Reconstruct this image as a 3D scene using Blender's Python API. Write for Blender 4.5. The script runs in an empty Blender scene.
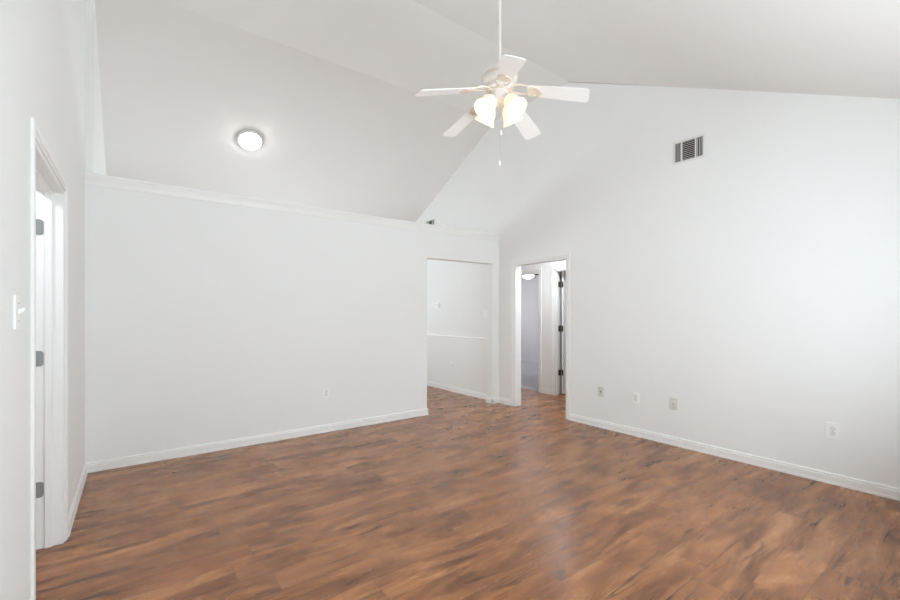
import bpy, bmesh, math
from mathutils import Vector, Matrix

# ------------------------------------------------------------------ camera, world, lights, exposure
sc = bpy.context.scene
COL = sc.collection
PI = math.pi

cam_data = bpy.data.cameras.new('camera')
cam = bpy.data.objects.new('camera', cam_data)
COL.objects.link(cam)
cam_data.sensor_width = 36.0
cam_data.lens = 425.2 / 900 * 36.0
cam_data.shift_y = 13.6 / 900
cam_data.clip_start = 0.02
YAW = 0.64004
cam.location = (0, 0, 1.335)
cam.rotation_euler = (PI / 2, 0, -(PI / 2 - (PI / 2 - YAW)))
sc.camera = cam

w = bpy.data.worlds.new('sky')
sc.world = w
w.use_nodes = True
nt = w.node_tree
nt.nodes.clear()
wo = nt.nodes.new('ShaderNodeOutputWorld')
bg = nt.nodes.new('ShaderNodeBackground')
sky = nt.nodes.new('ShaderNodeTexSky')
sky.sky_type = 'HOSEK_WILKIE'
sky.sun_direction = (0.3, 0.5, 0.8)
sky.turbidity = 6
bg.inputs['Strength'].default_value = 0.6
w.cycles.sampling_method = 'NONE'
nt.links.new(sky.outputs[0], bg.inputs[0])
nt.links.new(bg.outputs[0], wo.inputs[0])

sc.view_settings.view_transform = 'Standard'
sc.view_settings.look = 'None'
sc.view_settings.gamma = 1
sc.view_settings.use_curve_mapping = False
sc.view_settings.exposure = 0.66
sc.cycles.max_bounces = 14
sc.cycles.diffuse_bounces = 10
sc.cycles.glossy_bounces = 4
sc.cycles.sample_clamp_indirect = 2.5
sc.cycles.use_denoising = True
sc.cycles.denoiser = 'OPENIMAGEDENOISE'
sc.cycles.denoising_prefilter = 'ACCURATE'
sc.cycles.denoising_input_passes = 'RGB_ALBEDO_NORMAL'

def area(name, loc, rot, sx, sy, power, col=(1, 1, 1), spread=PI):
    l = bpy.data.lights.new(name, 'AREA')
    l.shape = 'RECTANGLE'
    l.size, l.size_y = sx, sy
    l.energy = power
    l.color = col
    l.spread = spread
    o = bpy.data.objects.new(name, l)
    COL.objects.link(o)
    o.location = loc
    o.rotation_euler = rot
    return o

# added area lamps inside each unseen window, most tilted up to brighten ceilings
DAY = (0.81, 0.91, 0.975)
SP = math.radians(166)
area('added_window_fill', (1.15, -0.36, 1.30), (PI / 2 + 0.42, 0, 0), 1.5, 1.7, 36, DAY, SP)
area('added_window_fill', (2.70, -0.36, 1.30), (PI / 2 + 0.40, 0, 0), 1.4, 1.7, 40, DAY, SP)
area('added_window_fill', (2.0, 8.29, 1.35), (-PI / 2 - 0.6, 0, 0), 2.2, 1.3, 56, DAY)
area('added_window_fill', (7.2, 8.93, 1.5), (-PI / 2, 0, 0), 1.2, 1.2, 19, (0.96, 0.97, 1.0))

# ------------------------------------------------------------------ materials
def lin(c):
    r = []
    for v in c:
        v = v / 255
        r.append(v / 12.92 if v <= 0.04045 else ((v + 0.055) / 1.055) ** 2.4)
    return tuple(r) + (1,)

def mat(name, col, rough=0.6, metal=0.0, bump=0.0, bump_scale=200, emit=None, estr=0, var=0.0, spec=0.5):
    m = bpy.data.materials.new(name)
    m.use_nodes = True
    n = m.node_tree
    p = n.nodes['Principled BSDF']
    c = lin(col)
    p.inputs['Base Color'].default_value = c
    p.inputs['Roughness'].default_value = rough
    p.inputs['Metallic'].default_value = metal
    p.inputs['Specular IOR Level'].default_value = spec
    tc = n.nodes.new('ShaderNodeTexCoord')
    if var:
        nz = n.nodes.new('ShaderNodeTexNoise')
        nz.inputs['Scale'].default_value = 1.6
        nz.inputs['Detail'].default_value = 4
        n.links.new(tc.outputs['Object'], nz.inputs['Vector'])
        rp = n.nodes.new('ShaderNodeValToRGB')
        rp.color_ramp.elements[0].position = 0.3
        rp.color_ramp.elements[1].position = 0.7
        rp.color_ramp.elements[0].color = tuple(x * (1 - var) for x in c[:3]) + (1,)
        rp.color_ramp.elements[1].color = c
        n.links.new(nz.outputs[0], rp.inputs[0])
        n.links.new(rp.outputs[0], p.inputs['Base Color'])
    if bump:
        nb = n.nodes.new('ShaderNodeTexNoise')
        nb.inputs['Scale'].default_value = bump_scale
        nb.inputs['Detail'].default_value = 3
        n.links.new(tc.outputs['Object'], nb.inputs['Vector'])
        b = n.nodes.new('ShaderNodeBump')
        b.inputs['Strength'].default_value = bump
        b.inputs['Distance'].default_value = 0.002
        n.links.new(nb.outputs[0], b.inputs['Height'])
        n.links.new(b.outputs[0], p.inputs['Normal'])
    if emit:
        p.inputs['Emission Color'].default_value = lin(emit)
        p.inputs['Emission Strength'].default_value = estr
    return m

M = {}
M['wall'] = mat('wall_paint', (241, 242, 241), 0.75, bump=0.12, bump_scale=90, var=0.012, spec=0.25)
M['ceil'] = mat('ceiling_paint', (231, 229, 226), 0.9, bump=0.2, bump_scale=120, var=0.015, spec=0.1)
M['trim'] = mat('trim_gloss_paint', (243, 243, 241), 0.35)
M['jamb'] = mat('door_paint', (242, 243, 242), 0.4)
M['bedwall'] = mat('bedroom_wall_paint', (214, 213, 216), 0.8, bump=0.1, spec=0.2)
M['carpet'] = mat('carpet_pile', (196, 195, 198), 0.98, bump=0.9, bump_scale=420, var=0.12, spec=0.05)
M['white_plastic'] = mat('white_plastic', (249, 249, 248), 0.35)
M['beige_plastic'] = mat('almond_plastic', (221, 220, 212), 0.4)
M['face_plastic'] = mat('receptacle_plastic', (226, 226, 223), 0.4)
M['grey_plastic'] = mat('grey_plastic', (176, 176, 170), 0.45)
M['dark'] = mat('dark_slot', (40, 40, 40), 0.6)
M['duct'] = mat('duct_shade_paint', (62, 60, 58), 0.8)
M['vent'] = mat('vent_enamel', (232, 231, 228), 0.4)
M['slat'] = mat('vent_slat_enamel', (196, 195, 190), 0.45)
M['steel'] = mat('satin_steel', (150, 154, 154), 0.4, 0.35)
M['bronze'] = mat('aged_bronze', (84, 78, 62), 0.45, 0.6)
M['fan_white'] = mat('fan_white_enamel', (240, 236, 230), 0.35)
M['blade'] = mat('fan_blade_laminate', (250, 249, 246), 0.45, var=0.02)
M['brass'] = mat('cream_bronze_enamel', (232, 218, 204), 0.4, 0.15)
M['shade'] = mat('lit_frosted_glass', (247, 240, 226), 0.4, emit=(255, 232, 192), estr=0.30)
M['bulb'] = mat('lit_bulb', (255, 240, 215), 0.4, emit=(255, 222, 178), estr=6)
M['dome'] = mat('lit_opal_glass', (255, 255, 255), 0.3, emit=(255, 252, 248), estr=9.5)
M['hall_dome'] = mat('lit_hall_glass', (255, 255, 255), 0.3, emit=(246, 250, 255), estr=62)
M['added_dome'] = mat('added_lamp_glass', (255, 255, 255), 0.3, emit=(246, 250, 255), estr=34)  # glow of the lamp added to light the left jamb
M['nickel'] = mat('brushed_nickel', (208, 207, 204), 0.4, 0.6)
M['bed_dome'] = mat('lit_bowl_glass', (255, 255, 255), 0.3, emit=(250, 250, 255), estr=8)
M['walnut'] = mat('dark_blade_wood', (30, 27, 28), 0.7, var=0.2)

def glass_mat():
    m = bpy.data.materials.new('window_glass')
    m.use_nodes = True
    n = m.node_tree
    p = n.nodes['Principled BSDF']
    p.inputs['Base Color'].default_value = (1, 1, 1, 1)
    p.inputs['Roughness'].default_value = 0.02
    p.inputs['IOR'].default_value = 1.45
    p.inputs['Transmission Weight'].default_value = 1.0
    return m
M['glass'] = glass_mat()

def floor_mat():
    m = bpy.data.materials.new('laminate_planks')
    m.use_nodes = True
    n = m.node_tree
    N, L = n.nodes, n.links
    p = N['Principled BSDF']
    tc = N.new('ShaderNodeTexCoord')
    sep = N.new('ShaderNodeSeparateXYZ')
    L.new(tc.outputs['Object'], sep.inputs[0])
    def math_(op, a, b=None, c=None):
        q = N.new('ShaderNodeMath')
        q.operation = op
        for i, v in enumerate((a, b, c)):
            if v is None:
                continue
            if isinstance(v, (int, float)):
                q.inputs[i].default_value = v
            else:
                L.new(v, q.inputs[i])
        return q.outputs[0]
    def noise(vec, scale, detail=4, rough=0.55, dist=0.0):
        q = N.new('ShaderNodeTexNoise')
        q.inputs['Scale'].default_value = scale
        q.inputs['Detail'].default_value = detail
        q.inputs['Roughness'].default_value = rough
        q.inputs['Distortion'].default_value = dist
        L.new(vec, q.inputs['Vector'])
        return q.outputs[0]
    def comb(x, y, z):
        q = N.new('ShaderNodeCombineXYZ')
        for i, v in enumerate((x, y, z)):
            if isinstance(v, (int, float)):
                q.inputs[i].default_value = v
            else:
                L.new(v, q.inputs[i])
        return q.outputs[0]
    def ramp(v, stops):
        q = N.new('ShaderNodeValToRGB')
        e = q.color_ramp.elements
        e[0].position, e[0].color = stops[0][0], stops[0][1]
        e[1].position, e[1].color = stops[-1][0], stops[-1][1]
        for pos, c in stops[1:-1]:
            k = e.new(pos)
            k.color = c
        L.new(v, q.inputs[0])
        return q.outputs[0]
    def mix(f, a, b, mode='MIX'):
        q = N.new('ShaderNodeMixRGB')
        q.blend_type = mode
        for i, v in enumerate((f, a, b)):
            if isinstance(v, (int, float)):
                q.inputs[i].default_value = v
            elif isinstance(v, tuple):
                q.inputs[i].default_value = v
            else:
                L.new(v, q.inputs[i])
        return q.outputs[0]
    PW, PL = 0.19, 1.22
    X, Y = sep.outputs[0], sep.outputs[1]
    yr = math_('DIVIDE', math_('ADD', Y, 10.03), PW)
    row = math_('FLOOR', yr)
    fy = math_('SUBTRACT', yr, row)
    wn = N.new('ShaderNodeTexWhiteNoise')
    wn.noise_dimensions = '1D'
    L.new(row, wn.inputs['W'])
    xr = math_('ADD', math_('DIVIDE', math_('ADD', X, 20), PL), math_('MULTIPLY', wn.outputs[0], 3.0))
    colm = math_('FLOOR', xr)
    fx = math_('SUBTRACT', xr, colm)
    wn2 = N.new('ShaderNodeTexWhiteNoise')
    wn2.noise_dimensions = '2D'
    L.new(comb(row, colm, 0), wn2.inputs['Vector'])
    rnd = wn2.outputs[0]
    zoff = math_('MULTIPLY', rnd, 40.0)
    # blotches stretched along the plank
    v1 = comb(math_('MULTIPLY', X, 1.0), math_('MULTIPLY', Y, 4.2), zoff)
    v2 = comb(math_('MULTIPLY', X, 2.4), math_('MULTIPLY', Y, 9.5), zoff)
    v3 = comb(math_('MULTIPLY', X, 5.0), math_('MULTIPLY', Y, 90.0), zoff)
    n1 = noise(v1, 1.5, 6, 0.6, 1.2)
    n2 = noise(v2, 0.95, 6, 0.6, 1.0)
    n3 = noise(v3, 1.5, 3, 0.6, 0.3)
    base = ramp(n1, [(0.30, lin((108, 66, 40))), (0.44, lin((142, 92, 56))), (0.56, lin((166, 112, 70))), (0.72, lin((194, 142, 97)))])
    smoke = ramp(n2, [(0.29, (0.40, 0.37, 0.34, 1)), (0.37, (0.70, 0.67, 0.64, 1)), (0.46, (0.95, 0.95, 0.94, 1)), (0.58, (1, 1, 1, 1)), (0.75, (1.12, 1.10, 1.06, 1))])
    c = mix(0.85, base, smoke, 'MULTIPLY')
    grain = ramp(n3, [(0.3, (0.86, 0.85, 0.84, 1)), (0.65, (1.05, 1.05, 1.05, 1))])
    c = mix(0.7, c, grain, 'MULTIPLY')
    # per plank tone
    tone = ramp(rnd, [(0.0, (0.80, 0.77, 0.76, 1)), (0.5, (1, 1, 1, 1)), (1.0, (1.14, 1.10, 1.06, 1))])
    c = mix(0.55, c, tone, 'MULTIPLY')
    # dark cracks and knots
    n4 = noise(comb(math_('MULTIPLY', X, 0.7), math_('MULTIPLY', Y, 9.0), zoff), 1.7, 2, 0.5, 0.5)
    line = ramp(math_('ABSOLUTE', math_('SUBTRACT', n4, 0.5)), [(0.012, (1, 1, 1, 1)), (0.034, (0, 0, 0, 1))])
    n5 = noise(comb(math_('MULTIPLY', X, 1.3), math_('MULTIPLY', Y, 3.2), math_('ADD', zoff, 7.0)), 1.7, 2, 0.5, 0.0)
    mask = ramp(n5, [(0.52, (0, 0, 0, 1)), (0.62, (1, 1, 1, 1))])
    crack = math_('MULTIPLY', line, mask)
    c = mix(math_('MULTIPLY', crack, 0.75), c, lin((60, 40, 30)))
    vk = N.new('ShaderNodeTexVoronoi')
    vk.inputs['Scale'].default_value = 1.0
    L.new(comb(math_('MULTIPLY', X, 2.2), math_('MULTIPLY', Y, 4.4), zoff), vk.inputs['Vector'])
    knot = ramp(vk.outputs['Distance'], [(0.02, (1, 1, 1, 1)), (0.16, (0, 0, 0, 1))])
    c = mix(math_('MULTIPLY', knot, 0.4), c, lin((58, 44, 37)))
    # seams between boards
    ey = math_('MINIMUM', fy, math_('SUBTRACT', 1.0, fy))
    ex = math_('MINIMUM', fx, math_('SUBTRACT', 1.0, fx))
    sy_ = math_('LESS_THAN', ey, 0.0125)
    sx_ = math_('LESS_THAN', ex, 0.0022)
    seam = math_('MAXIMUM', sy_, sx_)
    c = mix(math_('MULTIPLY', seam, 0.5), c, lin((70, 48, 38)))
    L.new(c, p.inputs['Base Color'])
    L.new(ramp(n2, [(0.3, (0.30, 0.30, 0.30, 1)), (0.7, (0.24, 0.24, 0.24, 1))]), p.inputs['Roughness'])
    p.inputs['Specular IOR Level'].default_value = 0.5
    b = N.new('ShaderNodeBump')
    b.inputs['Strength'].default_value = 0.10
    b.inputs['Distance'].default_value = 0.001
    L.new(math_('SUBTRACT', math_('MULTIPLY', n3, 0.3), seam), b.inputs['Height'])
    L.new(b.outputs[0], p.inputs['Normal'])
    return m
M['floor'] = floor_mat()

# ------------------------------------------------------------------ mesh helpers
def box(bm, x0, x1, y0, y1, z0, z1, bev=0.0, seg=2):
    r = bmesh.ops.create_cube(bm, size=1)
    vs = r['verts']
    for v in vs:
        v.co = Vector(((x0 + x1) / 2 + v.co.x * abs(x1 - x0), (y0 + y1) / 2 + v.co.y * abs(y1 - y0), (z0 + z1) / 2 + v.co.z * abs(z1 - z0)))
    if bev:
        es = list({e for v in vs for e in v.link_edges})
        bmesh.ops.bevel(bm, geom=es, offset=bev, segments=seg, affect='EDGES', profile=0.5)

def prism(bm, poly, axis, a0, a1):
    """extrude a 2D polygon along an axis. axis x: poly is (y,z); axis y: poly is (x,z); axis z: poly is (x,y)"""
    def P(p, t):
        return {'x': (t, p[0], p[1]), 'y': (p[0], t, p[1]), 'z': (p[0], p[1], t)}[axis]
    A = [bm.verts.new(P(p, a0)) for p in poly]
    B = [bm.verts.new(P(p, a1)) for p in poly]
    k = len(poly)
    bm.faces.new(A)
    bm.faces.new(list(reversed(B)))
    for i in range(k):
        j = (i + 1) % k
        bm.faces.new((A[j], A[i], B[i], B[j]))

def lathe(bm, prof, seg=32, mtx=None, flute=0, famp=0.0):
    rings = []
    for (r, z) in prof:
        ring = []
        if r < 1e-6:
            ring = [bm.verts.new((0, 0, z))]
        else:
            for i in range(seg):
                t = 2 * PI * i / seg
                rr = r * (1 + famp * math.cos(flute * t)) if flute else r
                ring.append(bm.verts.new((rr * math.cos(t), rr * math.sin(t), z)))
        rings.append(ring)
    for a, b in zip(rings, rings[1:]):
        if len(a) == 1 and len(b) == 1:
            continue
        for i in range(seg):
            j = (i + 1) % seg
            if len(a) == 1:
                bm.faces.new((a[0], b[j], b[i]))
            elif len(b) == 1:
                bm.faces.new((a[i], a[j], b[0]))
            else:
                bm.faces.new((a[i], a[j], b[j], b[i]))
    if mtx is not None:
        bmesh.ops.transform(bm, matrix=mtx, verts=[v for r in rings for v in r])

def tube(bm, pts, r, seg=10):
    pts = [Vector(p) for p in pts]
    rings = []
    up = Vector((0, 0, 1))
    for i, p in enumerate(pts):
        d = (pts[min(i + 1, len(pts) - 1)] - pts[max(i - 1, 0)]).normalized()
        ref = up if abs(d.z) < 0.95 else Vector((1, 0, 0))
        s = d.cross(ref).normalized()
        t = s.cross(d)
        rr = r[i] if isinstance(r, (list, tuple)) else r
        rings.append([bm.verts.new(p + (s * math.cos(2 * PI * k / seg) + t * math.sin(2 * PI * k / seg)) * rr) for k in range(seg)])
    for a, b in zip(rings, rings[1:]):
        for k in range(seg):
            j = (k + 1) % seg
            bm.faces.new((a[k], a[j], b[j], b[k]))
    bm.faces.new(list(reversed(rings[0])))
    bm.faces.new(rings[-1])

def obj(name, bm, m, parent=None, smooth=False, sharp=40):
    bmesh.ops.recalc_face_normals(bm, faces=bm.faces)
    me = bpy.data.meshes.new(name)
    bm.to_mesh(me)
    bm.free()
    me.materials.append(M[m] if isinstance(m, str) else m)
    if smooth:
        for p in me.polygons:
            p.use_smooth = True
        me.set_sharp_from_angle(angle=math.radians(sharp))
    o = bpy.data.objects.new(name, me)
    COL.objects.link(o)
    if parent:
        o.parent = parent
    return o

def tag(o, label, cat, group=None, kind=None):
    o['label'] = label
    o['category'] = cat
    if group:
        o['group'] = group
    if kind:
        o['kind'] = kind
    return o

def empty(name, loc, label, cat, rot=(0, 0, 0), group=None, kind=None):
    o = bpy.data.objects.new(name, None)
    o.empty_display_size = 0.1
    COL.objects.link(o)
    o.location = loc
    o.rotation_euler = rot
    return tag(o, label, cat, group, kind)

def nb():
    return bmesh.new()

def struct(name, bm, m, label, cat):
    return tag(obj(name, bm, m), label, cat, kind='structure')

# ------------------------------------------------------------------ dimensions
AL, AR = -0.324, 4.395           # inner faces of left and right walls
SF, SA, SD = -0.40, 4.682, 8.33  # rear wall face, partition face, dining far wall face
T = 0.12
K1, C1 = 0.482, 2.62             # slope above the camera:  z = C1 + K1*s
K2, C2 = -0.5075, 6.67           # slope beyond the ridge:  z = C2 + K2*s
ZR = 4.25                        # flat strip between the two slopes
SR1, SR2 = (ZR - C1) / K1, (ZR - C2) / K2
def zc(s):
    return min(ZR, C1 + K1 * s, C2 + K2 * s)
DH = 2.045
DR0, DR1 = 3.434, 4.349          # hall doorway in the right wall
DL0, DL1 = 2.374, 3.335           # doorway in the left wall
OP0, OP1, OPZ = 3.108, 4.272, 2.075   # opening in the partition
LZ = 2.44
AH = 5.52                        # far wall of the hall
E = 0.015                        # walls run a little into the ceiling

# ------------------------------------------------------------------ structure
b = nb(); box(b, AL - 1.8, AH + 0.06, SF - T, SD + T, -0.12, 0)
struct('floor', b, 'floor', 'warm brown rustic wood plank floor running through the living room and hall', 'floor')
b = nb(); box(b, AH + 0.06, 8.79, 4.70, 9.12, -0.12, 0.006)
struct('floor_bedroom', b, 'carpet', 'grey carpet seen through the left doorway of the hall', 'carpet floor')
b = nb(); box(b, AH + 0.06, 8.79, 2.50, 4.70, -0.12, 0.0)
struct('floor_side_room', b, 'floor', 'brown plank floor behind the open door in the hall', 'floor')

b = nb()
prism(b, [(SF - T, zc(SF - T)), (SR1, ZR), (SR1, ZR + 0.12), (SF - T, zc(SF - T) + 0.12)], 'x', AL - T, AR + T)
prism(b, [(SR1, ZR), (SR2, ZR), (SR2, ZR + 0.12), (SR1, ZR + 0.12)], 'x', AL - T, AR + T)
prism(b, [(SR2, ZR), (SD + T, zc(SD + T)), (SD + T, zc(SD + T) + 0.12), (SR2, ZR + 0.12)], 'x', AL - T, AR + T)
struct('ceiling', b, 'ceil', 'white vaulted ceiling with two slopes and a flat strip between them', 'ceiling')

b = nb()
prism(b, [(SF - T, 0), (DR0, 0), (DR0, zc(DR0) + E), (SF - T, zc(SF - T) + E)], 'x', AR, AR + T)
prism(b, [(DR0, DH), (DR1, DH), (DR1, zc(DR1) + E), (DR0, zc(DR0) + E)], 'x', AR, AR + T)
prism(b, [(DR1, 0), (SD + T, 0), (SD + T, zc(SD + T) + E), (SR2, ZR + E), (DR1, zc(DR1) + E)], 'x', AR, AR + T)
struct('wall_right', b, 'wall', 'tall white gable wall on the right with the hall doorway', 'wall')

b = nb()
box(b, AL, OP0, SA, SA + T, 0, LZ)
box(b, OP1, AR, SA, SA + T, 0, LZ)
box(b, OP0, OP1, SA, SA + T, OPZ, LZ)
struct('wall_back', b, 'wall', 'white partition wall with an open top and an opening to the dining room', 'wall')

b = nb()
prism(b, [(SF - T, 0), (DL0, 0), (DL0, zc(DL0) + E), (SF - T, zc(SF - T) + E)], 'x', AL - T, AL)
prism(b, [(DL0, DH), (DL1, DH), (DL1, zc(DL1) + E), (DL0, zc(DL0) + E)], 'x', AL - T, AL)
prism(b, [(DL1, 0), (SA + 0.05, 0), (SA + 0.05, zc(SA + 0.05) + E), (SR1, ZR + E), (DL1, zc(DL1) + E)], 'x', AL - T, AL)
struct('wall_left', b, 'wall', 'white wall on the left with the door opening', 'wall')
b = nb()
prism(b, [(SA + 0.05, 0), (SD + T, 0), (SD + T, zc(SD + T) + E), (SR2, ZR + E), (SA + 0.05, zc(SA + 0.05) + E)], 'x', AL - T, -0.278)
struct('wall_dining_left', b, 'wall', 'white wall above the ledge at the left end of the partition', 'wall')

def wall_with_windows(name, x0, x1, y0, y1, ztop, wins, m, label):
    b = nb()
    x = x0
    for (a, c, z0, z1) in wins:
        box(b, x, a, y0, y1, 0, ztop)
        box(b, a, c, y0, y1, 0, z0)
        box(b, a, c, y0, y1, z1, ztop)
        x = c
    box(b, x, x1, y0, y1, 0, ztop)
    struct(name, b, m, label, 'wall')

W1, W2, W3, W4 = (0.40, 1.90, 0.45, 2.15), (2.00, 3.40, 0.45, 2.15), (0.9, 3.1, 0.7, 2.0), (6.6, 7.8, 0.9, 2.1)  # window openings added for the lighting, none of them in view
wall_with_windows('wall_rear', AL - T, AR + T, SF - T, SF, 2.425, [W1, W2], 'wall', 'white wall behind the camera with two added windows')
wall_with_windows('wall_dining_far', AL - T, AR + T, SD, SD + T, 2.44, [W3], 'wall', 'white wall with an added window at the far end of the dining room')

def window(name, w_, y0, y1, label):
    a, c, z0, z1 = w_
    root = empty(name, ((a + c) / 2, (y0 + y1) / 2, z0), label, 'window', kind='structure')
    hx, h = (c - a) / 2, z1 - z0
    b = nb()
    d = 0.045
    for (x0, x1, zz0, zz1) in ((-hx, -hx + d, 0, h), (hx - d, hx, 0, h), (-hx + d, hx - d, 0, d), (-hx + d, hx - d, h - d, h), (-hx + d, hx - d, h / 2 - 0.02, h / 2 + 0.02)):
        box(b, x0, x1, -0.03, 0.03, zz0, zz1)
    obj('window_frame', b, 'trim', root)
    b = nb(); box(b, -hx + d, hx - d, -0.004, 0.004, d, h - d)
    obj('pane', b, 'glass', root)
    return root
window('window_1', W1, SF - T, SF, 'added unseen tall white framed window in the rear wall beside the left corner')
window('window_2', W2, SF - T, SF, 'added unseen tall white framed window in the rear wall beside the right wall')
window('window_3', W3, SD, SD + T, 'added unseen wide white framed window of the dining room')

# rooms past the right wall
b = nb()
box(b, AH, AH + T, 2.50, 3.70, 0, LZ)
box(b, AH, AH + T, 3.70, 4.563, DH, LZ)
box(b, AH, AH + T, 4.563, 4.885, 0, LZ)
box(b, AH, AH + T, 4.885, 5.70, DH, LZ)
box(b, AH, AH + T, 5.70, 6.4, 0, LZ)
struct('wall_hall', b, 'wall', 'white hall wall with two doorways behind the cased opening', 'wall')
b = nb(); box(b, AR + T, AH, 6.28, 6.4, 0, LZ); box(b, AR + T, AH, 2.50, 2.62, 0, LZ)
struct('wall_hall_end', b, 'wall', 'white end walls of the hall', 'wall')
b = nb(); box(b, AR + T, 8.79, 2.50, 9.12, LZ, LZ + 0.1)
struct('ceiling_hall', b, 'ceil', 'flat white ceiling over the hall and bedroom', 'ceiling')
b = nb()
box(b, 8.67, 8.79, 2.50, 9.12, 0, LZ)
box(b, AH + T, 8.67, 4.63, 4.75, 0, LZ)
box(b, AH, AH + T, 6.4, 9.12, 0, LZ)
box(b, AH + T, 8.67, 2.50, 2.62, 0, LZ)
struct('wall_bedroom', b, 'bedwall', 'pale grey bedroom walls seen through the left hall doorway', 'wall')
wall_with_windows('wall_bedroom_window', AH + T, 8.67, 9.0, 9.12, LZ, [W4], 'bedwall', 'pale grey bedroom wall with the added window')
window('window_4', W4, 9.0, 9.12, 'added unseen white framed window of the bedroom')
# small room past the left door
b = nb()
box(b, AL - 1.92, AL - 1.8, 1.4, 4.2, 0, LZ)
box(b, AL - 1.8, AL - T, 1.4, 1.52, 0, LZ)
box(b, AL - 1.8, AL - T, 4.2, 4.32, 0, LZ)
struct('wall_left_room', b, 'wall', 'white walls of the small room past the left door', 'wall')
b = nb(); box(b, AL - 1.92, AL - T, 1.4, 4.32, LZ, LZ + 0.1)
struct('ceiling_left_room', b, 'ceil', 'flat white ceiling of the small room past the left door', 'ceiling')

# ---- baseboards
BP = [(0, 0), (0.017, 0), (0.017, 0.016), (0.0135, 0.020), (0.0135, 0.060), (0.005, 0.064), (0.005, 0.070), (0.011, 0.073), (0.009, 0.081), (0.004, 0.085), (0, 0.085)]
def run_x(b, x0, x1, y, n, prof=BP):      # along x, on a wall face at y, normal n = +1/-1
    prism(b, [(y + n * d, z) for d, z in prof], 'x', x0, x1)
def run_y(b, y0, y1, x, n, prof=BP):
    prism(b, [(x + n * d, z) for d, z in prof], 'y', y0, y1)

CW, CT = 0.060, 0.012
b = nb(); run_y(b, SF, DR0 - CW, AR, -1); run_y(b, DR1 + CW, SA, AR, -1)
struct('baseboard_right', b, 'trim', 'white baseboard along the foot of the right gable wall', 'baseboard')
b = nb(); run_x(b, AL, OP0, SA, -1); run_x(b, OP1 - 0.0135, AR, SA, -1); run_y(b, SA - 0.0135, SA + T + 0.0135, OP1, -1); run_y(b, SA - 0.0135, SA + T + 0.0135, OP0, 1)
struct('baseboard_back', b, 'trim', 'white baseboard along the foot of the partition wall', 'baseboard')
b = nb(); run_y(b, SF, DL0 - CW, AL, 1); run_y(b, DL1 + CW, SA, AL, 1)
struct('baseboard_left', b, 'trim', 'white baseboard along the foot of the left wall', 'baseboard')
b = nb(); run_y(b, SA + T, SD, AR, -1); run_x(b, AL + 0.05, AR, SD, -1)
struct('baseboard_dining', b, 'trim', 'white baseboard in the dining room past the opening', 'baseboard')
b = nb(); run_y(b, 4.625, 4.823, AH, -1); run_y(b, 5.762, 6.28, AH, -1); run_y(b, 2.62, 3.638, AH, -1)
struct('baseboard_hall', b, 'trim', 'short white baseboard between the two hall doorways', 'baseboard')
b = nb(); run_y(b, 4.75, 9.0, 8.67, -1)
struct('baseboard_bedroom', b, 'bedwall', 'pale baseboard at the far bedroom wall above grey carpet', 'baseboard')

# ---- ledge cap and moulding on top of the partition
b = nb()
box(b, AL, AR, SA - 0.030, SA + T + 0.03, LZ + 0.048, LZ + 0.074, 0.005)
prism(b, [(SA + 0.002, LZ - 0.022), (SA - 0.010, LZ - 0.022), (SA - 0.012, LZ - 0.004), (SA - 0.016, LZ + 0.016), (SA - 0.024, LZ + 0.036), (SA - 0.024, LZ + 0.048), (SA + 0.002, LZ + 0.048)], 'x', AL, AR)
box(b, AL, AR, SA, SA + T, LZ, LZ + 0.05)
struct('trim_1', b, 'trim', 'white moulded ledge cap along the top of the partition wall', 'ledge trim')
# ---- chair rail in the dining room
b = nb()
prism(b, [(AR, 0.895), (AR - 0.010, 0.897), (AR - 0.010, 0.920), (AR - 0.022, 0.932), (AR - 0.022, 0.946), (AR - 0.008, 0.952), (AR, 0.953)], 'y', SA + T, SD)
struct('trim_2', b, 'trim', 'white chair rail across the dining room wall', 'chair rail')

# ---- door frames and doors.  Built in local space: u along the wall, w into the wall
def casing_bm(u0, u1, h, face, n, fl):
    """casing on a wall plane; fl(u, w, z) maps to world boxes; face = w of wall face, n = direction the casing stands out"""
    b = nb()
    def bx(a0, a1, d, z0, z1):
        fl(b, a0, a1, face, face + n * d, z0, z1)
    r = 0.006
    bx(u0 - CW, u0 - CW + 0.034, CT, 0, h + CW); bx(u0 - CW + 0.034, u0 - r, CT * 0.66, 0, h + r)
    bx(u1 + CW - 0.034, u1 + CW, CT, 0, h + CW); bx(u1 + r, u1 + CW - 0.034, CT * 0.66, 0, h + r)
    bx(u0 - CW + 0.034, u1 + CW - 0.034, CT, h + CW - 0.034, h + CW); bx(u0 - CW + 0.034, u1 + CW - 0.034, CT * 0.66, h + r, h + CW - 0.034)
    return b
def in_x_wall(b, u0, u1, w0, w1, z0, z1):       # wall plane at constant x: u = y, w = x
    box(b, min(w0, w1), max(w0, w1), min(u0, u1), max(u0, u1), z0, z1, 0.0025, 1)

JT = 0.016
def frame(root, u0, u1, h, w0, w1, stop=None, sides=(True, True)):
    """jamb lining in an x-wall between w0 and w1"""
    b = nb()
    in_x_wall(b, u0, u0 + JT, w0, w1, 0, h)
    in_x_wall(b, u1 - JT, u1, w0, w1, 0, h)
    in_x_wall(b, u0 + JT, u1 - JT, w0, w1, h - JT, h)
    if stop:
        s0, s1 = stop
        in_x_wall(b, u0 + JT, u0 + JT + 0.011, s0, s1, 0, h - JT)
        in_x_wall(b, u1 - JT - 0.011, u1 - JT, s0, s1, 0, h - JT)
        in_x_wall(b, u0 + JT + 0.011, u1 - JT - 0.011, s0, s1, h - JT - 0.011, h - JT)
    o = obj('jamb', b, 'jamb', root)
    if sides[0]:
        obj('casing', casing_bm(u0, u1, h, w0, -1, in_x_wall), 'trim', root)
    if sides[1]:
        obj('casing', casing_bm(u0, u1, h, w1, 1, in_x_wall), 'trim', root)
    return o

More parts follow.
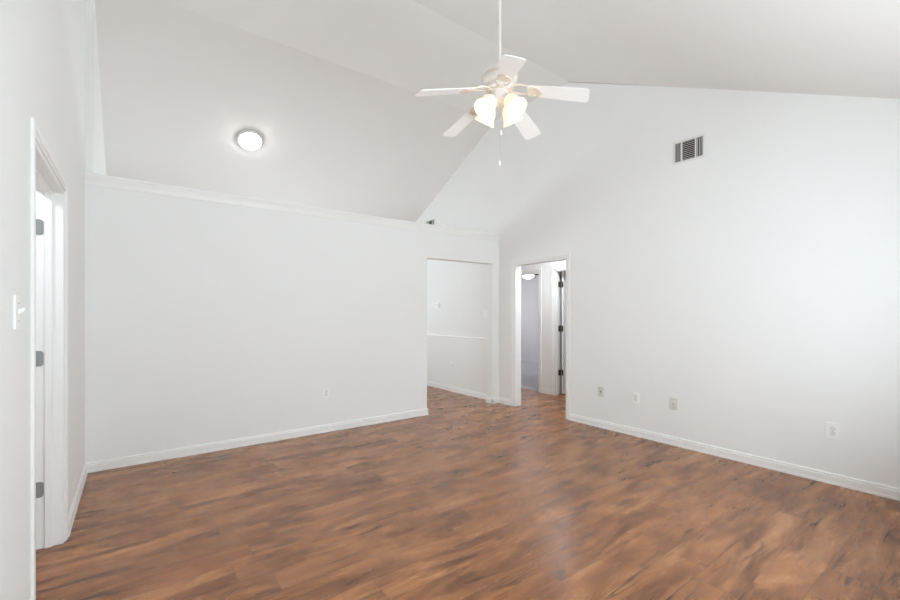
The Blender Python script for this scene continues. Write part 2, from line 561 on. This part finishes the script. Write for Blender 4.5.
def door_leaf(root, hinge_x, y0, y1, length, m='jamb'):
    """an opened leaf lying along x from hinge_x, with raised panels on both faces"""
    sgn = 1 if length > 0 else -1
    L_ = abs(length)
    b = nb()
    z0, z1 = 0.015, 2.02
    box(b, min(hinge_x, hinge_x + length), max(hinge_x, hinge_x + length), y0, y1, z0, z1, 0.002, 1)
    for (p0, p1) in ((0.11, 0.45), (0.53, 0.87)):
        for (q0, q1) in ((0.22, 0.72), (0.90, 1.50), (1.62, 1.90)):
            xa, xb = hinge_x + sgn * p0 * L_ / 0.98, hinge_x + sgn * p1 * L_ / 0.98
            box(b, min(xa, xb), max(xa, xb), y0 - 0.004, y1 + 0.004, q0, q1, 0.004, 1)
    leaf = obj('door_leaf', b, m, root)
    kb = nb()
    kx = hinge_x + sgn * (L_ - 0.06)
    for s_, yy in ((-1, y0), (1, y1)):
        lathe(kb, [(0.0, 0.0), (0.03, 0.0), (0.03, 0.006), (0.011, 0.010), (0.011, 0.03), (0.026, 0.04), (0.028, 0.052), (0.018, 0.064), (0, 0.066)], 20,
              Matrix.Translation((kx, yy, 0.95)) @ Matrix.Rotation(PI / 2 if s_ < 0 else -PI / 2, 4, 'X'))
    obj('door_knob', kb, 'bronze', leaf, True)
    return leaf

# left door (opens away into the small room)
d1 = empty('door_1', (0, 0, 0), 'white door frame with three steel hinges in the left wall', 'door', kind='structure')
frame(d1, DL0, DL1, DH, AL - T, AL, (AL - 0.082, AL - 0.048))
for hz in (1.825, 1.080, 0.338):
    b = nb()
    xa, xb, rr = AL - T - 0.002, AL - 0.086, 0.016
    pl = [(xa, hz + 0.044), (xa, hz - 0.044)]
    pl += [(xb - rr + rr * math.sin(t * PI / 8), hz - 0.044 + rr - rr * math.cos(t * PI / 8)) for t in range(5)]
    pl += [(xb - rr + rr * math.cos(t * PI / 8), hz + 0.044 - rr + rr * math.sin(t * PI / 8)) for t in range(5)]
    prism(b, pl, 'y', DL1 - JT - 0.003, DL1 - JT + 0.001)
    for k in range(5):
        lathe(b, [(0, 0), (0.0065, 0), (0.0065, 0.016), (0, 0.016)], 12, Matrix.Translation((AL - T - 0.008, DL1 - JT - 0.006, hz - 0.044 + k * 0.0178)))
    obj('hinge', b, 'steel', d1)['label'] = 'satin steel hinge on the door jamb'
door_leaf(d1, AL - T - 0.022, DL1 - JT - 0.002, DL1 - JT + 0.033, -0.93)

# cased opening to the hall
d2 = empty('door_2', (0, 0, 0), 'white cased doorway leading from the living room to the hall', 'doorway', kind='structure')
frame(d2, DR0, DR1, DH, AR, AR + T)
# bedroom doorway, no leaf in sight
d3 = empty('door_3', (0, 0, 0), 'white framed left hall doorway that shows the grey bedroom', 'doorway', kind='structure')
frame(d3, 4.885, 5.70, DH, AH, AH + T, (AH + 0.04, AH + 0.075))
# side room doorway with its leaf swung inward
d4 = empty('door_4', (0, 0, 0), 'white hall door standing open on three dark bronze hinges', 'door', kind='structure')
frame(d4, 3.70, 4.563, DH, AH, AH + T, (AH + 0.04, AH + 0.075))
HX = AH + T + 0.034
door_leaf(d4, HX, 4.498, 4.533, 0.76)
for hz in (1.815, 1.087, 0.362):
    b = nb()
    box(b, AH + T - 0.032, AH + T + 0.003, 4.547 - 0.004, 4.5475, hz - 0.046, hz + 0.046, 0.001, 1)
    box(b, HX - 0.003, HX + 0.001, 4.498, 4.532, hz - 0.046, hz + 0.046, 0.001, 1)
    lathe(b, [(0, 0), (0.009, 0), (0.009, 0.1), (0.006, 0.106), (0, 0.108)], 14, Matrix.Translation((AH + T + 0.014, 4.540, hz - 0.05)))
    obj('hinge', b, 'bronze', d4)['label'] = 'dark bronze hinge on the hall door'

# ------------------------------------------------------------------ ceiling fan
FX, FY, FZ = 2.088, 2.214, 2.936
fan = empty('ceiling_fan', (FX, FY, zc(FY)), 'white five-blade ceiling fan with lit glass shades hanging from the vaulted ceiling', 'ceiling fan')
OFF = Vector((0, 0, FZ - zc(FY)))   # hub plane in the fan's own space
rod_top = -0.05
b = nb()
tube(b, [(0, 0, OFF.z + 0.15), (0, 0, rod_top)], 0.0125, 16)
obj('downrod', b, 'fan_white', fan, True)
b = nb()
tilt = math.atan(K1)
lathe(b, [(0.0, 0.005), (0.068, 0.005), (0.07, -0.012), (0.064, -0.04), (0.045, -0.07), (0.022, -0.088), (0.0, -0.088)], 32, Matrix.Rotation(tilt, 4, 'X'))
obj('canopy', b, 'fan_white', fan, True)
b = nb()
lathe(b, [(0.0, 0.20), (0.022, 0.20), (0.026, 0.185), (0.026, 0.16), (0.045, 0.148), (0.075, 0.140), (0.105, 0.125), (0.122, 0.098), (0.126, 0.070), (0.122, 0.045), (0.110, 0.028), (0.080, 0.018), (0.055, 0.014), (0.0, 0.014)], 40, Matrix.Translation(OFF))
mh = obj('motor_housing', b, 'fan_white', fan, True)
b = nb()
lathe(b, [(0.1255, 0.080), (0.1285, 0.076), (0.1285, 0.064), (0.1255, 0.060)], 40, Matrix.Translation(OFF))
obj('band', b, 'brass', mh, True)['label'] = 'cream coloured band round the motor'
b = nb()
lathe(b, [(0.0, 0.016), (0.088, 0.016), (0.092, 0.006), (0.092, -0.008), (0.085, -0.016), (0.0, -0.016)], 36, Matrix.Translation(OFF))
obj('hub', b, 'fan_white', fan, True)

R_, DROOP, PITCH = 0.62, 0.1435, math.radians(10.5)
SL = math.atan(DROOP / R_)
A0 = math.radians(-125.13)
def rail_bm():
    """a scrolled blade bracket, outward along +x"""
    b = nb()
    for s_ in (-1, 1):
        pts = []
        for i in range(15):
            t = i / 14
            x = 0.075 + 0.165 * t
            y = s_ * (0.012 + 0.036 * math.sin(PI * min(1, t * 1.02)) ** 0.8)
            pts.append((x, y, -0.004 + 0.012 * math.sin(PI * t)))
        tube(b, pts, 0.0065, 8)
    # end pads, bolted to the hub and under the blade root
    prism(b, [(0.055, -0.026), (0.10, -0.018), (0.10, 0.018), (0.055, 0.026)], 'z', -0.012, -0.003)
    pad = [(0.205, -0.020), (0.235, -0.046), (0.275, -0.044), (0.30, -0.016), (0.31, 0.0), (0.30, 0.016), (0.275, 0.044), (0.235, 0.046), (0.205, 0.020)]
    prism(b, pad, 'z', -0.012, -0.004)
    for (x, y) in ((0.255, -0.028), (0.255, 0.028), (0.29, 0.0)):
        lathe(b, [(0, -0.016), (0.005, -0.0155), (0.007, -0.012), (0, -0.012)], 10, Matrix.Translation((x, y, 0)))
    return b
def blade_bm():
    b = nb()
    up = []
    for (x, hw) in ((0.205, 0.046), (0.215, 0.052), (0.30, 0.057), (0.43, 0.063), (0.57, 0.069), (0.596, 0.069), (0.610, 0.065), (0.618, 0.055)):
        up.append((x, hw))
    poly = [(x, h) for x, h in up] + [(0.621, 0.03), (0.621, -0.03)] + [(x, -h) for x, h in reversed(up)]
    prism(b, poly, 'z', -0.003, 0.003)
    return b
def blade_matrix(k):
    th = A0 + k * 2 * PI / 5
    # blade droops with distance, and its right-hand edge (seen outward) is the higher one
    return Matrix.Translation(OFF) @ Matrix.Rotation(th, 4, 'Z') @ Matrix.Rotation(SL, 4, 'Y') @ Matrix.Rotation(-PITCH, 4, 'X')
bl0 = obj('fan_blade', blade_bm(), 'blade', fan)
br0 = obj('blade_bracket', rail_bm(), 'brass', bl0, True)
br0['label'] = 'cream coloured scrolled blade bracket'
for k in range(5):
    if k == 0:
        bl = bl0
    else:
        bl = bl0.copy(); COL.objects.link(bl); bl.parent = fan
        br = br0.copy(); COL.objects.link(br); br.parent = bl
    bl.matrix_local = blade_matrix(k)

b = nb()
lathe(b, [(0.0, -0.016), (0.052, -0.016), (0.060, -0.024), (0.060, -0.070), (0.054, -0.080), (0.062, -0.088), (0.062, -0.100), (0.046, -0.116), (0.020, -0.126), (0.012, -0.140), (0.0, -0.142)], 32, Matrix.Translation(OFF))
LKA = math.radians(-125.13 + 40)
kit = obj('light_kit', b, 'fan_white', fan, True)
SHTILT = math.radians(36)
for k in range(4):
    th = LKA + k * PI / 2
    d = Vector((math.cos(th), math.sin(th), 0))
    b = nb()
    tube(b, [OFF + d * 0.045 + Vector((0, 0, -0.09)), OFF + d * 0.062 + Vector((0, 0, -0.080)), OFF + d * 0.078 + Vector((0, 0, -0.090))], 0.009, 10)
    ms = Matrix.Translation(OFF + d * 0.075 + Vector((0, 0, -0.088))) @ Matrix.Rotation(th, 4, 'Z') @ Matrix.Rotation(-SHTILT, 4, 'Y')
    lathe(b, [(0.0, 0.004), (0.020, 0.004), (0.023, -0.004), (0.023, -0.022), (0.0, -0.022)], 18, ms)
    obj('lamp_arm', b, 'fan_white', kit, True)
    b = nb()
    prof = [(0.022, -0.010), (0.034, -0.018), (0.047, -0.036), (0.055, -0.060), (0.059, -0.086), (0.066, -0.110), (0.080, -0.134)]
    lathe(b, prof + [(r - 0.003, z) for r, z in reversed(prof)], 40, ms, flute=8, famp=0.025)
    sh = obj('lamp_shade', b, 'shade', kit, True, 60)
    sh['label'] = 'lit frosted glass bell shade'
    b = nb()
    lathe(b, [(0.0, -0.018), (0.010, -0.022), (0.012, -0.035), (0.020, -0.052), (0.024, -0.068), (0.018, -0.086), (0.0, -0.092)], 18, ms)
    obj('bulb', b, 'bulb', sh, True)
def chain(dx, dy, z0, z1):
    b = nb()
    tube(b, [OFF + Vector((dx, dy, z0)), OFF + Vector((dx, dy, z1))], 0.0014, 6)
    n_ = int((z0 - z1) / 0.012)
    for i in range(n_):
        bmesh.ops.create_uvsphere(b, u_segments=6, v_segments=4, radius=0.0024, matrix=Matrix.Translation(OFF + Vector((dx, dy, z0 - (i + 0.5) * 0.012))))
    c = obj('pull_chain', b, 'nickel', fan, True)
    b = nb()
    lathe(b, [(0, 0.012), (0.003, 0.010), (0.0065, 0.0), (0.009, -0.012), (0.0085, -0.020), (0.0045, -0.026), (0, -0.027)], 14, Matrix.Translation(OFF + Vector((dx, dy, z1))))
    obj('pull_knob', b, 'fan_white', c, True)
chain(-0.012, -0.026, -0.115, -0.318)
chain(-0.020, -0.020, -0.115, -0.530)

# ------------------------------------------------------------------ flush light on the far slope
LXc, LYc = 1.222, 6.02
tl = math.atan(K2)
cl = empty('ceiling_light', (LXc, LYc, zc(LYc)), 'round lit dome light on the far ceiling slope above the partition', 'ceiling light', rot=(tl, 0, 0))
b = nb()
lathe(b, [(0.0, 0.004), (0.165, 0.004), (0.172, -0.004), (0.172, -0.018), (0.162, -0.030), (0.136, -0.036), (0.130, -0.030), (0.0, -0.030)], 48)
obj('light_rim', b, 'nickel', cl, True)
b = nb()
prof = []
for i in range(13):
    t = i / 12 * PI / 2
    prof.append((0.132 * math.cos(t), -0.030 - 0.088 * math.sin(t)))
lathe(b, [(0.0, -0.0302)] + prof, 48)
obj('light_dome', b, 'dome', cl, True, 80)
b = nb()
lathe(b, [(0.0, -0.112), (0.014, -0.115), (0.012, -0.121), (0.006, -0.126), (0.010, -0.132), (0.008, -0.139), (0.0, -0.142)], 16)
obj('finial', b, 'nickel', cl, True)

# hall light, out of sight above the doorway
hl = empty('ceiling_light', (5.02, 3.95, LZ), 'round lit dome light on the flat hall ceiling', 'ceiling light')
b = nb(); lathe(b, [(0.0, 0.002), (0.15, 0.002), (0.155, -0.018), (0.0, -0.020)], 36)
obj('light_rim', b, 'nickel', hl, True)
b = nb(); lathe(b, [(0.0, -0.0202)] + [(0.14 * math.cos(i / 8 * PI / 2), -0.020 - 0.07 * math.sin(i / 8 * PI / 2)) for i in range(9)], 36)
obj('light_dome', b, 'hall_dome', hl, True, 80)

# unseen lamp added in the small left room to brighten the door jamb
ll = empty('ceiling_light', (AL - 0.62, 2.85, LZ), 'added unseen dome light on the ceiling of the small left room', 'ceiling light')
b = nb(); lathe(b, [(0.0, 0.002), (0.15, 0.002), (0.155, -0.018), (0.0, -0.020)], 36)
obj('light_rim', b, 'nickel', ll, True)
b = nb(); lathe(b, [(0.0, -0.0202)] + [(0.14 * math.cos(i / 8 * PI / 2), -0.020 - 0.07 * math.sin(i / 8 * PI / 2)) for i in range(9)], 36)
obj('light_dome', b, 'added_dome', ll, True, 80)

# bedroom fan seen small through the hall doorway
bf = empty('ceiling_fan', (7.12, 6.62, LZ), 'small dark-bladed ceiling fan with lit bowl in the bedroom beyond the hall', 'ceiling fan')
b = nb()
lathe(b, [(0, 0.002), (0.07, 0.002), (0.07, -0.02), (0.03, -0.045), (0.016, -0.05), (0.016, -0.10), (0.10, -0.12), (0.12, -0.15), (0.12, -0.20), (0.09, -0.225), (0.05, -0.24), (0, -0.24)], 32)
obj('motor_housing', b, 'bronze', bf, True)
b = nb()
lathe(b, [(0, -0.238), (0.125, -0.238)] + [(0.13 * math.cos(i / 8 * PI / 2), -0.24 - 0.085 * math.sin(i / 8 * PI / 2)) for i in range(9)], 32)
obj('light_bowl', b, 'bed_dome', bf, True, 70)
for k in range(5):
    b = nb()
    prism(b, [(0.10, -0.03), (0.22, -0.055), (0.60, -0.065), (0.62, -0.04), (0.62, 0.04), (0.60, 0.065), (0.22, 0.055), (0.10, 0.03)], 'z', -0.007, 0.007)
    bl = obj('fan_blade', b, 'walnut', bf)
    bl.matrix_local = Matrix.Translation((0, 0, -0.222)) @ Matrix.Rotation(math.radians(-53 + 12 + k * 72), 4, 'Z') @ Matrix.Rotation(math.radians(20), 4, 'X')

# ------------------------------------------------------------------ air vents (on the right wall, face towards -x)
def vent(name, sc_, zc_, label):
    root = empty(name, (AR, sc_, zc_), label, 'air vent', group='air vents on the gable wall')
    W_, H_ = 0.310, 0.228
    b = nb()
    x0, x1 = -0.010, 0.0
    sec = [(-0.133, -0.072), (-0.060, 0.060), (0.072, 0.133)]
    hz = 0.093
    box(b, x0, x1, -W_ / 2, W_ / 2, hz, H_ / 2, 0.003, 1)
    box(b, x0, x1, -W_ / 2, W_ / 2, -H_ / 2, -hz, 0.003, 1)
    edges = [-W_ / 2, -0.133, -0.072, -0.060, 0.060, 0.072, 0.133, W_ / 2]
    for i in range(0, 8, 2):
        box(b, x0, x1, edges[i], edges[i + 1], -hz, hz)
    obj('vent_frame', b, 'vent', root)
    b = nb(); box(b, -0.0012, -0.0002, -0.133, 0.133, -hz, hz)  # thin sheet with the shade inside the duct put into its colour
    obj('duct_shade_sheet', b, 'duct', root)['label'] = 'dark sheet painted as duct shade behind the slats'
    for (a, c), vert in zip(sec, (True, False, True)):
        if vert:
            n_ = 3
            for k in range(n_):
                y = a + (k + 0.5) * (c - a) / n_
                s_ = nb()
                prism(s_, [(-0.0018, y - 0.0035), (-0.0028, y - 0.0035), (-0.0092, y + 0.0015), (-0.0082, y + 0.0025)], 'z', -hz, hz)
                obj('slat', s_, 'slat', root)
        else:
            n_ = 10
            for k in range(n_):
                z = -hz + (k + 0.5) * 2 * hz / n_
                s_ = nb()
                prism(s_, [(-0.0018, z + 0.003), (-0.0028, z + 0.004), (-0.0092, z - 0.003), (-0.0082, z - 0.004)], 'y', a, c)
                obj('slat', s_, 'slat', root)
    return root
vent('air_vent', 1.957, 2.952, 'white slatted air vent high on the right wall, fully in view')
vent('air_vent', 6.505, 2.955, 'small air vent peeking above the ledge at the foot of the far slope')

# ------------------------------------------------------------------ wall plates.  Local: plate on x=0 facing -x
def plate(name, loc, rot, label, cat, kind, w_=0.070, h_=0.115, m='white_plastic', group=None, th=0.009):
    root = empty(name, loc, label, cat, rot=(0, 0, rot), group=group)
    b = nb(); box(b, -th, 0.0, -w_ / 2, w_ / 2, -h_ / 2, h_ / 2, 0.0025, 2)
    obj('cover_plate', b, m, root)
    if kind == 'duplex':
        for z in (-0.0195, 0.0195):
            b = nb()
            lathe(b, [(0.0, 0.0), (0.0172, 0.0), (0.0172, 0.003), (0.0165, 0.0038), (0.0, 0.0038)], 24, Matrix.Translation((-0.0085, 0, z)) @ Matrix.Rotation(-PI / 2, 4, 'Y'))
            r = obj('receptacle', b, 'face_plastic', root, True)
            b = nb()
            for y in (-0.0064, 0.0064):
                box(b, -0.0098, -0.0091, y - 0.0012, y + 0.0012, z - 0.001, z + 0.008)
            lathe(b, [(0, 0), (0.0026, 0), (0.0026, 0.0007), (0, 0.0007)], 12, Matrix.Translation((-0.0091, 0, z - 0.0085)) @ Matrix.Rotation(-PI / 2, 4, 'Y'))
            obj('slots', b, 'dark', r)
        b = nb(); lathe(b, [(0, 0), (0.003, 0), (0.002, 0.0012), (0, 0.0014)], 12, Matrix.Translation((-0.0090, 0, 0)) @ Matrix.Rotation(-PI / 2, 4, 'Y'))
        obj('screw', b, 'steel', root)
    elif kind == 'jack':
        b = nb(); box(b, -0.009, -0.0080, -0.011, 0.011, -0.011, 0.011, 0.001, 1)
        j = obj('jack', b, m, root)
        b = nb(); box(b, -0.0095, -0.0089, -0.0090, 0.006, -0.0080, 0.005)
        obj('jack_hole', b, 'dark', j)
        for z in (-0.042, 0.042):
            b = nb(); lathe(b, [(0, 0), (0.003, 0), (0.002, 0.0012), (0, 0.0014)], 12, Matrix.Translation((-0.0090, 0, z)) @ Matrix.Rotation(-PI / 2, 4, 'Y'))
            obj('screw', b, 'steel', root)
    elif kind == 'coax':
        b = nb(); lathe(b, [(0, 0), (0.0075, 0), (0.0075, 0.003), (0.0045, 0.003), (0.0045, 0.010), (0.0022, 0.010), (0.0022, 0.004), (0, 0.004)], 16, Matrix.Translation((-0.0085, 0, 0)) @ Matrix.Rotation(-PI / 2, 4, 'Y'))
        obj('connector', b, 'grey_plastic', root, True)
        for z in (-0.042, 0.042):
            b = nb(); lathe(b, [(0, 0), (0.003, 0), (0.002, 0.0012), (0, 0.0014)], 12, Matrix.Translation((-0.0090, 0, z)) @ Matrix.Rotation(-PI / 2, 4, 'Y'))
            obj('screw', b, 'steel', root)
    elif kind == 'switch':
        b = nb()
        prism(b, [(-0.0080, -0.011), (-0.0080, 0.011), (-0.0085, 0.009), (-0.024, 0.015), (-0.026, 0.008), (-0.0085, -0.009)], 'y', -0.0045, 0.0045)
        obj('toggle', b, m, root)
        for z in (-0.030, 0.030):
            b = nb(); lathe(b, [(0, 0), (0.003, 0), (0.002, 0.0012), (0, 0.0014)], 12, Matrix.Translation((-0.0090, 0, z)) @ Matrix.Rotation(-PI / 2, 4, 'Y'))
            obj('screw', b, 'steel', root)
    return root

plate('wall_plate', (AR, 2.940, 0.420), 0, 'greyish phone jack plate on the right wall nearest the hall doorway', 'wall plate', 'jack', m='beige_plastic')
plate('wall_outlet', (AR, 2.506, 0.418), 0, 'white outlet between two greyish plates low on the right wall', 'outlet', 'duplex')
plate('cable_plate', (AR, 2.100, 0.422), 0, 'greyish cable plate with a dark centre hole, third from the doorway', 'wall plate', 'coax', 0.074, 0.118, 'beige_plastic')
plate('wall_outlet', (AR, 0.879, 0.417), 0, 'large white double outlet alone at the right end of the right wall', 'outlet', 'duplex', 0.082, 0.128)
plate('wall_outlet', (1.742, SA, 0.439), PI / 2, 'faint white outlet low on the partition wall left of the opening', 'outlet', 'duplex')
plate('wall_outlet', (AR, 5.83, 0.442), 0, 'faint white outlet under the chair rail in the dining room', 'outlet', 'duplex')
plate('light_switch', (AL, 2.050, 1.340), PI, 'white toggle switch on the left wall before the door', 'light switch', 'switch', 0.066, 0.118, th=0.0065)
plate('light_switch', (AR, 4.966, 1.330), 0, 'white toggle switch on the dining wall beside the opening edge', 'light switch', 'switch')

th_ = empty('thermostat', (AR, 6.265, 1.475), 'small white thermostat on the dining wall above the chair rail', 'thermostat')
b = nb(); box(b, -0.010, 0, -0.062, 0.062, -0.048, 0.048, 0.003, 1)
obj('back_plate', b, 'white_plastic', th_)
b = nb(); box(b, -0.036, -0.009, -0.055, 0.055, -0.042, 0.042, 0.005, 2)
body = obj('body', b, 'white_plastic', th_)
b = nb(); box(b, -0.0372, -0.0355, -0.032, 0.032, -0.004, 0.024, 0.001, 1)
obj('display', b, 'face_plastic', body)
